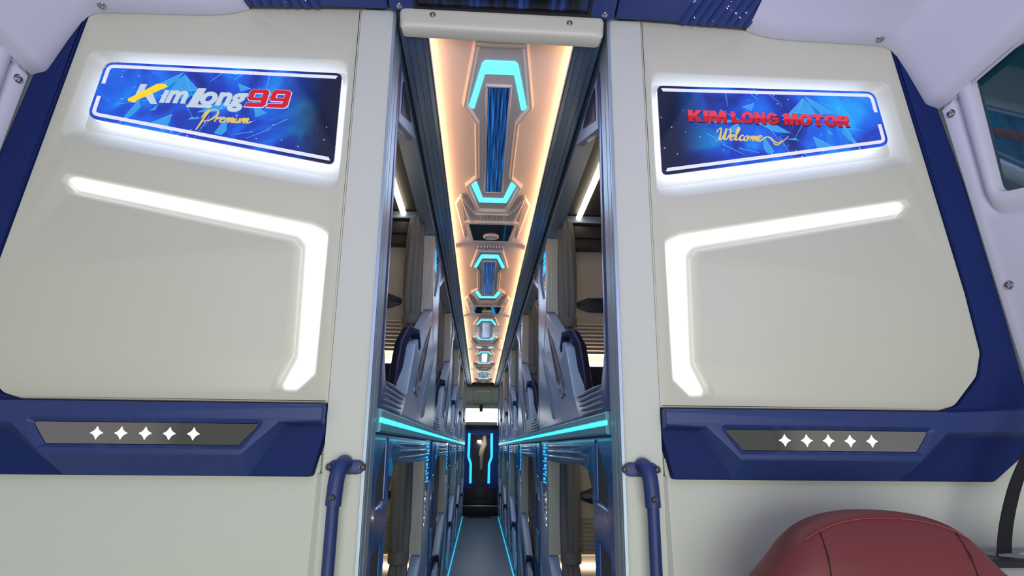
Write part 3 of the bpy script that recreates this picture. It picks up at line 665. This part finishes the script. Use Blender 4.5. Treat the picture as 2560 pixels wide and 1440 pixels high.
# ------------------------------------------------------------------ ceiling light panels (five)
def zc(x):                               # slightly vaulted underside
    t = min(1, max(0, (abs(x) - .12) / .085)); return 1.160 - .018 * t * t
def ceiling_panel(ys):
    root = empty('aisle_light_console', (XC, 1.41, 1.15), 'first cream ceiling panel with blue display and cyan lights, at the aisle entrance', 'ceiling panel', 'ceiling panels along the aisle')
    f = lambda a, b, c: (a, b - 1.41, zc(a) - 1.15 - c)
    m = MB(); xs = [-.205 + .41 * i / 24 for i in range(25)]
    V = [(x, y, zc(x) - 1.15) for y in (ys, 1.945) for x in xs] + [(x, y, .05) for y in (ys, 1.945) for x in xs]
    F_ = [(i, i + 1, 25 + i + 1, 25 + i) for i in range(24)]; F_ += [(50 + i, 51 + i, i + 1, i) for i in range(24)] + [(75 + i, 76 + i, 26 + i, 25 + i) for i in range(24)]
    m.add(V, F_)
    def ridge(poly, h, wd, flr, cap=True, rad=.006):
        P = rp(poly, rad, 4)
        m.loft([(off(P, -.004), 0), (P, h * .85), (off(P, .003), h), (off(P, wd - .003), h), (off(P, wd), h * .85), (off(P, wd + .006), flr)], f, False, cap)
    R_ = [(.078, 1.545), (.122, 1.885), (.080, 2.000), (.080, 2.465), (.128, 2.555), (.078, 2.860)]
    hexo = R_ + [(-a, b) for a, b in reversed(R_)]
    ridge(hexo, .017, .013, .003)
    # finned end block
    for k in range(9):
        x = -.072 + .018 * k
        m.loft([(rp([(x - .005, 1.482), (x + .005, 1.482), (x + .005, 1.545), (x - .005, 1.545)], .002, 2), 0), (rp([(x - .003, 1.485), (x + .003, 1.485), (x + .003, 1.54), (x - .003, 1.54)], .001, 2), .011)], f)
    tray = [(.150, 2.660), (.148, 2.735), (.122, 2.985), (.100, 3.015), (-.100, 3.015), (-.122, 2.985), (-.148, 2.735), (-.150, 2.660), (-.105, 2.84), (-.082, 2.895), (.082, 2.895), (.105, 2.84)]
    ridge(tray, .016, .007, .004, rad=.003)
    for k in range(8):
        x = -.056 + .016 * k
        m.loft([(rp([(x - .004, 2.905), (x + .004, 2.905), (x + .004, 2.99), (x - .004, 2.99)], .002, 2), 0), (rp([(x - .0025, 2.91), (x + .0025, 2.91), (x + .0025, 2.985), (x - .0025, 2.985)], .001, 2), .012)], f)
    spk = rp([(.142, 3.015), (.118, 3.335), (-.118, 3.335), (-.142, 3.015)], .008, 3); spi = rp([(.120, 3.045), (.098, 3.312), (-.098, 3.312), (-.120, 3.045)], .008, 3)
    m.loft([(off(spk, -.004), 0), (spk, .012), (off(spi, -.004), .013), (spi, .009)], f)
    # outer creases running to the tray
    for s in (-1, 1):
        m.loft([([(s * .150, 2.66), (s * .185, 2.76), (s * .150, 3.30), (s * .140, 3.01)], 0), ([(s * .150, 2.69), (s * .176, 2.765), (s * .148, 3.26), (s * .142, 3.01)], .007)], f)
    under_l = m.build('shell', WARM, root, ang=32)
    # light shapes
    m = MB(); A = [(.046, 1.638), (.056, 1.652), (.101, 1.898), (.084, 1.922), (.047, 1.706)]
    U = A + [(-a, b) for a, b in reversed(A)]
    m.slab(rp(U, .006, 3), f, .002, .007, .001); m.build('led_arch', CYANU, root)
    m = MB(); B = [(.066, 2.757), (.104, 2.548), (.079, 2.512), (.050, 2.706)]
    m.slab(rp(B + [(-a, b) for a, b in reversed(B)], .006, 3), f, .002, .007, .001); m.build('led_arch', CYANU, root)
    m = MB(); P = rp([(.044, 1.765), (.044, 2.640), (-.044, 2.640), (-.044, 1.765)], .004, 3); Q = off(P, .008)
    m.loft([(P, 0), (P, .008), (off(P, .002), .010), (Q, .010), (Q, .004)], f, False, False); df = m.build('display_frame', WARM, root)
    m = MB(); m.slab(off(Q, .0005), f, .001, .006); m.build('display', STREAK, df)
    m = MB(); m.slab(off(spi, .0008), f, .002, .0105); sc_ = m.build('speaker_cover', BLACKG, root)
    m = MB(); n = 28; prof = [(.044, .010), (.044, .017), (.040, .020), (.034, .018), (.032, .013), (.028, .013), (.027, .018), (.020, .019), (.001, .019)]
    V = []; F_ = []
    for (rr, c) in prof:
        for k in range(n):
            t = 2 * math.pi * k / n; V.append(f(rr * math.cos(t), 3.232 + rr * .9 * math.sin(t), c))
    for i in range(len(prof) - 1):
        for k in range(n): F_.append((i * n + k, i * n + (k + 1) % n, (i + 1) * n + (k + 1) % n, (i + 1) * n + k))
    m.add(V, F_); m.build('reading_lamp', WARM, sc_)
    for s in (-1, 1):
        m = MB(); a = sorted((s * .2025, s * .2062)); m.box(a[0], a[1], ys, 1.945, -.016, -.008); m.build('edge_light', WARMLED, root)
    l = bpy.data.lights.new('aisle_fill', 'AREA'); l.shape = 'RECTANGLE'; l.size = .08; l.size_y = 1.1; l.energy = 3.0; l.color = (.42, .68, 1)  # fill light added under the display to brighten the aisle walls
    lo = bpy.data.objects.new('aisle_fill', l); COL.objects.link(lo); lo.parent = root; lo.location = (0, .75, -.03)
    for s in (-1, 1):
        l = bpy.data.lights.new('edge_glow', 'AREA'); l.shape = 'RECTANGLE'; l.size = .008; l.size_y = 1.86; l.energy = 1.25; l.color = (1, .50, .24)
        lo = bpy.data.objects.new('edge_glow', l); COL.objects.link(lo); lo.parent = root; lo.location = (s * .200, 1.01, -.024)
        lo.rotation_euler = (0, s * math.radians(118), 0)
    return root
cp = ceiling_panel(.075)
ORD = ['first', 'second', 'third', 'fourth', 'fifth']
cp = ceiling_panel(0)
for k in range(1, 5):
    o = cp if k == 1 else copy_tree(cp); o.location.y = 1.41 + 1.95 * k
    o['label'] = '%s cream ceiling panel with cyan lights, counted inward from the aisle entrance' % ORD[k]

# ------------------------------------------------------------------ berths
fS = lambda a, b, c: (H - c, a, b)         # side face: (local y, z, relief toward the aisle)
def flute_post(m, x0, x1, y0, y1, z0, z1):
    prof = [(x0, y1), (x0, y0 + .006), (x0 + .003, y0)]; nfl = 6; wd = (x1 - x0 - .008)
    for k in range(nfl):
        a = x0 + .004 + wd * k / nfl; b = x0 + .004 + wd * (k + 1) / nfl
        prof += [(a, y0), ((a + b) / 2 - .0014, y0 - .0016), ((a + b) / 2 + .0014, y0 - .0016)]
    prof += [(x1, y0), (x1, y1)]
    m.loft([(prof, z0), (prof, z1)], lambda a, b, c: (a, b, c), True, True)
def end_wall(root, z0, z1, zg, gy=.046):
    m = MB(); m.box(H + .055, 1.22, .10, .14, z0, z1)
    for k in range(9):
        z = zg + .038 + k * .0205; dpt = .020 - .0008 * k
        m.loft([([(z - .004, 0), (z + .006, 0), (z + .006, dpt), (z - .003, dpt - .009)], H + .056), ([(z - .004, 0), (z + .006, 0), (z + .006, dpt), (z - .003, dpt - .009)], 1.2)], lambda a, b, c: (c, .10 - b, a), True, True)
    m.build('end_wall', BEIGE, root, ang=25)
    m = MB(); m.box(H + .07, 1.2, gy, .098, zg - .020, zg - .008); m.build('glow_strip', GLOW, root)
    m = MB(); m.slab(rp([(.475, zg + .33), (.54, zg + .355), (.80, zg + .355), (.86, zg + .33), (.86, zg + .30), (.80, zg + .275), (.54, zg + .275), (.475, zg + .30)], .01, 3), lambda a, b, c: (a, .10 - c, b), 0, .012, .003)
    m.build('dark_badge', NAVYD, root)
def berth_common_shell(root, z0, zs, top, yend, poly):
    m = MB(); P = rp(poly, [.01] * len(poly), 3)
    m.loft([(off(P, .004), -.050), (P, -.046), (P, -.008), (off(P, .003), -.002), (off(P, .009), 0)], fS, True, True)
    # flowing creases on the face
    for (a, b, c_, e_) in ((-.52, .10, .20, .42), (-.30, .09, .30, .50)):
        m.loft([([(a, z0 + b - .06), (a + .035, z0 + b - .05), (c_ + .03, z0 + e_), (c_, z0 + e_)], 0), ([(a + .012, z0 + b - .05), (a + .02, z0 + b - .045), (c_ + .017, z0 + e_ - .02), (c_ + .013, z0 + e_ - .02)], .006)], fS)
    return m.build('shell', SHELL, root, ang=40)
def grip(root, dz):
    P = [(-.03, .617 + dz), (-.45, .275 + dz), (-.557, .225 + dz), (-.66, .235 + dz), (-.60, .30 + dz), (-.28, .50 + dz)]
    m = MB(); Q = rp(P, .008, 3); m.loft([(Q, -.002), (off(Q, .002), .004), (off(Q, .006), .004), (off(Q, .008), .001)], fS); g = m.build('grip_slot', NAVYD, root)
    P = rp([(-.557, .205 + dz), (-.70, .207 + dz), (-.70, .245 + dz), (-.63, .285 + dz), (-.53, .245 + dz)], .008, 3)
    m = MB(); m.slab(P, fS, -.002, .007, .003); m.build('grip_end', RIBM, root)
    # arm handle standing on the sloping edge
    m = MB(); pts = [(H + .012, -.575, .400 + dz), (H + .016, -.615, .462 + dz), (H + .040, -.675, .458 + dz), (H + .056, -.735, .395 + dz), (H + .058, -.80, .30 + dz), (H + .058, -.87, .185 + dz)]
    m.tube(pts, .026, 4); q = m.build('arm_handle', HANDLE, root, ang=25); bv = q.modifiers.new('b', 'BEVEL'); bv.width = .006; bv.segments = 2
def squiggle(root, y0, y1, z0, z1, mt, name, n=7, seed=1, wmap=.004):
    rnd = random.Random(seed); m = MB()
    for k in range(n):
        zc_ = z0 + (z1 - z0) * (k + .5) / n; hh = (z1 - z0) / n * .36
        a = y0 + rnd.random() * .03; b = y1 - rnd.random() * .04; t = (rnd.random() - .5) * .01
        m.slab([(a, zc_ - hh * .5), (b, zc_ - hh * .5 + t), (b, zc_ - hh + t), (a, zc_ - hh)], fS, wmap, wmap + .002)
        c0 = a + (b - a) * rnd.random() * .5
        m.slab([(c0, zc_), (c0 + (b - a) * .45, zc_ + t), (c0 + (b - a) * .45, zc_ + hh), (c0, zc_ + hh)], fS, wmap, wmap + .002)
    m.build(name, mt, root, smooth=False)
def upper_berth():
    root = empty('upper_berth', (XC, 3.13, 0), 'x', 'sleeper berth')
    berth_common_shell(root, .097, .69, 1.12, .45, [(-1.03, .098), (-.90, .190), (-.70, .400), (-.01, .690), (.015, .78), (.20, .82), (.38, .97), (.405, 1.115), (.425, 1.115), (.425, .098)])
    grip(root, 0)
    m = MB(); P = rp([(-1.52, .098), (-1.035, .098), (-.905, .188), (-1.20, .180), (-1.42, .178), (-1.475, .26), (-1.485, 1.12), (-1.52, 1.12)], .006, 3)
    m.slab(P, fS, -.06, 0, .006)
    for k in range(5):
        z = .108 + k * .0165; yb = -1.04 + k * .022
        m.tube([(H + .002, -1.47 + .01 * k, z), (H - .001, -1.3, z), (H - .001, yb - .1, z), (H + .003, yb - .01, z)], .006, 8, flat=.8, rads=[.003, .006, .006, .002])
    m.build('ribbed_panel', RIBM, root, ang=50)
    m = MB(); flute_post(m, H + .002, H + .062, -.025, .05, .695, 1.10); m.build('post', POST, root, ang=30)
    m = MB(); P = [(-1.52, 1.112), (-.06, 1.112), (-.012, 1.10), (.01, 1.08), (.43, 1.08), (.43, 1.20), (-1.52, 1.20)]
    m.loft([(P, -.068), (P, -.004), (off(P, .003), 0)], fS, True, True); m.build('header_beam', ALU, root)
    m = MB(); m.slab([(.0, .74), (.415, .80), (.415, 1.118), (.0, 1.118)], fS, -.05, -.012); m.build('dark_glass_panel', NAVYG, root)
    squiggle(root, .05, .30, .97, 1.11, HOLO, 'glowing_script', 6, 3, -.012)
    squiggle(root, .10, .24, .865, .935, CHROME, 'chrome_badge', 3, 5, -.012)
    m = MB(); m.slab([(.04, .805), (.14, .812), (.14, .845), (.04, .838)], fS, -.012, -.009); tag(m.build('lit_button', CYAN, root), 'cyan lit button')
    end_wall(root, .10, 1.07, .448)
    m = MB(); m.box(H + .07, 1.22, .02, .14, 1.07, 1.20, bev=.008); m.box(H + .07, 1.22, .0, .03, 1.12, 1.19, bev=.01); m.build('cross_beam', BLACK, root)
    m = MB(); m.box(H + .07, 1.22, -1.5, .14, 1.245, 1.26); m.box(.58, 1.2, -1.45, -.1, 1.225, 1.246, bev=.008); m.build('roof_panel', BLACK, root)
    m = MB(); m.tube([(.478, -1.45, 1.226), (.478, -.02, 1.226)], .015, 12); m.build('lamp_tube', LAMP, root)
    m = MB(); m.box(H + .07, 1.22, -.015, .05, 1.20, 1.242, bev=.008); m.build('roof_edge', ALU, root)
    m = MB(); m.box(H + .065, 1.2, -1.35, .10, .10, .19, bev=.02); m.box(H + .09, 1.15, -.10, .085, .18, .405, bev=.03); m.build('mattress', BLANKET, root)
    m = MB(); m.box(H + .02, 1.22, -1.52, .43, .045, .10); m.build('base_panel', BLANKET, root)
    m = MB(); P = [(-1.475, .945), (-1.475, 1.116), (-1.04, 1.116)]; m.slab(rp(P, [.004, .004, .004], 2), fS, -.03, .0, .003); m.build('corner_bracket', SHELL, root)
    m = MB(); P = [(-1.455, .985), (-1.455, 1.098), (-1.30, 1.098), (-1.235, 1.078)]; m.slab(rp(P, .004, 2), fS, -.001, .004, .002); m.build('bracket_insert', NAVYD, root)
    return root
def lower_berth():
    dz = -1.18
    root = empty('lower_berth', (XC, 3.13, 0), 'x', 'sleeper berth')
    berth_common_shell(root, -1.085, -.49, 0, .35, [(-1.03, -1.085), (-.90, -.99), (-.70, -.78), (-.01, -.490), (.02, -.41), (.20, -.33), (.34, -.17), (.375, -.17), (.375, -1.085)])
    grip(root, dz)
    m = MB(); Pf = [(-1.56, .036), (.0, .036), (.0, -.056), (-.30, -.060), (-1.06, -.053), (-1.17, -.066), (-1.24, -.12), (-1.262, -.26), (-1.285, -.62), (-1.285, -1.085), (-1.56, -1.085)]
    P = rp(Pf, .012, 3)
    n1 = rp([(-1.300, .026), (-1.335, .028), (-1.475, -.078), (-1.475, -.158), (-1.295, -.150)], .008, 3)
    n2 = rp([(-1.31, -.245), (-1.49, -.262), (-1.49, -.46), (-1.31, -.45)], .008, 3)
    n3 = rp([(-1.31, -.60), (-1.49, -.61), (-1.49, -.80), (-1.31, -.79)], .008, 3)
    m.loft([(P, -.06), (P, -.005), (off(P, .005), 0)], fS, False, False); m.plate(off(P, .005), [n1, n2, n3], fS, 0)
    for nn in (n1, n2, n3): m.loft([(nn, 0), (off(nn, .003), -.004), (off(nn, .008), -.004), (off(nn, .010), -.012)], fS, False, False)
    for k in range(3):
        z = .010 - k * .0225
        m.tube([(H + .004, -1.12, z), (H - .002, -.85, z), (H - .005, -.4, z), (H - .003, -.12, z), (H + .004, -.03, z)], .008, 10, rads=[.002, .007, .0088, .008, .003])
    m.build('side_frame', NAVYG, root, ang=45)
    for i, nn in enumerate((n1, n2, n3)):
        m = MB(); m.slab(off(nn, .009), fS, -.03, -.007); q = m.build('pocket', POCKET, root)
    m = MB(); flute_post(m, H + .002, H + .062, -.025, .05, -.488, -.052); m.build('post', POST, root, ang=30)
    m = MB(); m.slab([(.0, -.48), (.355, -.30), (.385, -.16), (.385, .036), (.0, .036)], fS, -.05, -.006); m.build('dark_glass_panel', NAVYG, root)
    squiggle(root, .06, .26, -.175, .03, HOLO, 'glowing_script', 6, 9, -.006)
    squiggle(root, .06, .22, -.39, -.21, CHROME, 'chrome_badge', 6, 11, -.006)
    end_wall(root, -1.08, .03, -.545, .084)
    m = MB(); m.tube([(.60, -1.3, .008), (.60, -.05, .008)], .012, 12); m.build('lamp_tube', LAMP, root)  # unseen tube added to brighten the lower berth's end wall
    m = MB(); m.box(H + .065, 1.2, -1.30, .10, -1.08, -.90, bev=.02); m.box(H + .075, 1.18, -.16, .084, -.92, -.580, bev=.02); m.build('mattress', BLANKET, root)
    return root
def curtain():
    root = empty('curtain', (XC, 3.0, 0), 'x', 'curtain')
    m = MB(); n = 56; rows = []
    for z, wx, wy, cx_, wav in ((1.165, .026, .04, .405, .22), (1.14, .032, .055, .408, .18), (1.05, .037, .065, .412, .16), (.9, .041, .072, .416, .13), (.75, .042, .074, .416, .13), (.66, .038, .066, .414, .16), (.625, .034, .055, .412, .20), (.60, .030, .05, .412, .22), (.58, .034, .055, .413, .2), (.5, .04, .066, .418, .15), (.3, .046, .08, .424, .14), (.19, .048, .085, .428, .15)):
        ring = []
        for k in range(n):
            t = 2 * math.pi * k / n; q = 1 + .6 * wav * math.sin(7 * t + z * 3) + .06 * math.sin(3 * t + z * 7)
            ring.append((cx_ - .022 + math.cos(t) * wx * 1.12 * q, math.sin(t) * wy * q))
        rows.append((ring, z))
    m.loft(rows, cs, True, True); m.build('cloth', CURT, root, ang=80)
    m = MB(); r1 = [(.394 + .046 * math.cos(t), .063 * math.sin(t)) for t in [2 * math.pi * k / 28 for k in range(28)]]
    m.loft([(r1, .585), ([(.394 + (a - .394) * 1.04, b * 1.04) for a, b in r1], .60), (r1, .635)], cs, True, True); m.build('tieback', CURT, root, ang=60)
    return root
ub = upper_berth(); lb = lower_berth(); cu = curtain()
for deck, proto in (('upper', ub), ('lower', lb)):
    for side in (1, -1):
        for k in range(5):
            o = proto if (side == 1 and k == 0) else copy_tree(proto)
            o.scale = (side, 1, 1); o.location.y = 3.13 + 1.95 * k
            where = ORD[k] + ' from the entrance'
            o['label'] = '%s deck sleeper berth %s, %s' % (deck, sides[side], where); o['group'] = deck + ' deck sleeper berths'
            c = cu if (deck == 'upper' and side == 1 and k == 0) else copy_tree(cu)
            c.scale = (side, 1, 1); c.location = (XC, 3.0 + 1.95 * k, 0 if deck == 'upper' else -1.09)
            if deck == 'lower': c.scale = (side, 1, 1.0)
            c['label'] = 'grey tied curtain of %s deck berth %s, %s' % (deck, sides[side], where); c['group'] = 'grey berth curtains'

# ------------------------------------------------------------------ rear end of the aisle
XR = .012
m = MB(); m.box(XR - 1.2, XR + 1.2, 11.98, 12.03, -1.1, 1.4); st(m.build('wall_rear', CREAM))
root = empty('rear_doorway', (XR, 11.2, -.62), 'narrow black glass rear door framed by blue LED tubes', 'door')
m = MB(); P = [(-.30, -.66), (.30, -.66), (.32, -.50), (.32, .33), (-.32, .33), (-.32, -.50)]; hole = [(-.165, -.585), (.165, -.585), (.165, .225), (-.165, .225)]
fr = lambda a, b, c: (XR + a, 11.2 - c, b)
m.plate(P, [hole], fr, 0); m.loft([(P, -.2), (P, 0)], fr, False, False); m.loft([(hole, 0), (hole, -.12)], fr, False, False); under(m.build('door_frame', NAVY), root)
m = MB(); m.box(XR - .17, XR + .17, 11.24, 11.26, -.59, .23); under(m.build('glass', DARKPANE), root)
for s in (-1, 1):
    m = MB(); m.tube([(XR + s * .200, 11.18, .256), (XR + s * .205, 11.18, -.15), (XR + s * .162, 11.18, -.27), (XR + s * .160, 11.18, -.598)], .021, 10, up=(1, 0, 0))
    tag(under(m.build('led_tube', emis('rear_blue_led', (.01, .50, 1), 1.7, (.1, .3, .6)), ang=60), root), 'bright blue LED tube')
m = MB(); pts = [(.045, .215), (.10, .22), (.115, .06), (.075, -.02), (.055, -.12), (.045, -.37), (.000, -.37), (-.005, -.15), (-.03, -.12), (-.01, -.02), (.04, .08)]
m.slab(rp(pts, .012, 3), fr, -.035, -.02, .006); tag(m.build('door_reflection', TANM), 'tan reflection, built as a solid, in the dark rear doorway', 'cloth')  # reflection in the door glass, modelled as a tan solid
root = empty('lamp_reflection', (XR - .01, 11.2, .11), 'small oval white lamp reflection, built as a solid, in the dark rear doorway', 'reflection')  # bright reflection in the door glass, modelled as a glowing oval
m = MB(); m.slab([(XR - .02 + .045 * math.cos(t) - XR, .115 + .022 * math.sin(t)) for t in [2 * math.pi * k / 18 for k in range(18)]], fr, -.038, -.03); under(m.build('bright_oval', STARW), root)
m = MB(); m.slab([(-.075, .078), (.035, .078), (.035, .086), (-.075, .086)], fr, -.038, -.032); under(m.build('bar', STEEL), root)
l = bpy.data.lights.new('rear_fill_light', 'POINT'); l.energy = 1.2; l.shadow_soft_size = .03; lo = bpy.data.objects.new('rear_fill_light', l); COL.objects.link(lo); lo.location = (XR + .02, 11.08, .08)  # added fill light, brightens the shapes in the rear doorway
m = MB(); m.box(XR - .215, XR + .215, 11.12, 11.2, .335, .385, bev=.006); tag(m.build('air_vent', BLACK), 'slim black vent bar above the rear door', 'vent')
m = MB(); m.box(XR - .30, XR + .30, 11.3, 11.5, .38, .46, bev=.02); tag(m.build('rear_sill', CREAM), 'cream sill under the bright rear panel', 'sill')
root = empty('rear_blind', (XR, 12.0, .6), 'bright white backlit blind above the rear door', 'blind')
m = MB(); m.box(XR - .34, XR + .34, 11.95, 11.98, .40, .745); under(m.build('blind', BACKLIT), root)
root = empty('rear_ceiling_hatch', (XR, 11.7, .95), 'grey rounded ceiling hatch above the bright rear blind', 'hatch')
f = lambda a, b, c: (XR + a, 11.55 + b - c * .5, 1.10 - b * .95 - c * .7)
m = MB(); m.slab([(-.36, 0), (.36, 0), (.36, .34), (-.36, .34)], f, -.03, 0); P = rp([(-.16, .05), (.18, .05), (.16, .26), (-.13, .26)], .03, 5)
m.loft([(off(P, -.02), 0), (off(P, -.008), .02), (P, .02), (off(P, .01), .006)], f); under(m.build('hatch', CREAM, ang=50), root)
m = MB(); m.box(XR - .34, XR + .34, 11.84, 11.95, .73, .80, bev=.01); under(m.build('lower_rail', CREAM), root)
m = MB(); m.box(XR - .03, XR + .03, 11.80, 11.86, .67, .80, bev=.008); tag(m.build('rear_camera', BLACK), 'small black camera hanging above the rear blind', 'camera')
m = MB(); m.slab(rp([(-.24, 0), (.24, 0), (.24, .05), (-.24, .05)], .008), lambda a, b, c: (XC + a, YE + b, 1.13 - c), -.05, .0, .004); tag(m.build('ceiling_end_strip', BLACK), 'black strip closing the far end of the ceiling panels', 'strip')
for nm, y0, z0, z1, mt, lbl in (('rear_step', 10.75, -1.09, -.93, BLACK, 'lowest black step at the far end of the aisle'), ('rear_step', 11.0, -1.09, -.66, NAVYD, 'upper dark step directly below the rear door')):
    root = empty(nm, (XR, y0, z0), lbl, 'step', 'steps below the rear door')
    m = MB(); m.box(XR - .28, XR + .30, y0, y0 + .3, z0, z1, bev=.006); under(m.build('riser', mt), root)
    m = MB(); m.box(XR - .42, XR + .42, y0 - .006, y0 + .02, z1 - .012, z1 + .003, bev=.002); under(m.build('nosing', STEEL if z1 < -.7 else NAVY), root)
m = MB(); m.box(XR - .14, XR + .14, 10.97, 11.0, -.86, -.64, bev=.004); tag(m.build('step_cover', mat('brown_cover', (.05, .03, .03), .4)), 'small brown cover on the front of the upper step', 'cover')
m = MB(); m.box(XR - .19, XR + .19, 10.45, 10.70, -1.09, -1.082, bev=.002); tag(m.build('floor_hatch', BLACK), 'dark floor hatch before the lowest rear step', 'hatch')
for s, nm in ((-1, 'wall_rear_left_2'), (1, 'wall_rear_right_2')):
    a = sorted((XR + s * .31, XR + s * 1.2)); m = MB(); m.box(a[0], a[1], 11.38, 11.42, -1.1, 1.36); st(m.build(nm, SHELL))
m = MB(); m.box(XR - .32, XR + .32, 11.28, 11.33, -.7, .40); st(m.build('wall_rear_2', BLACK))
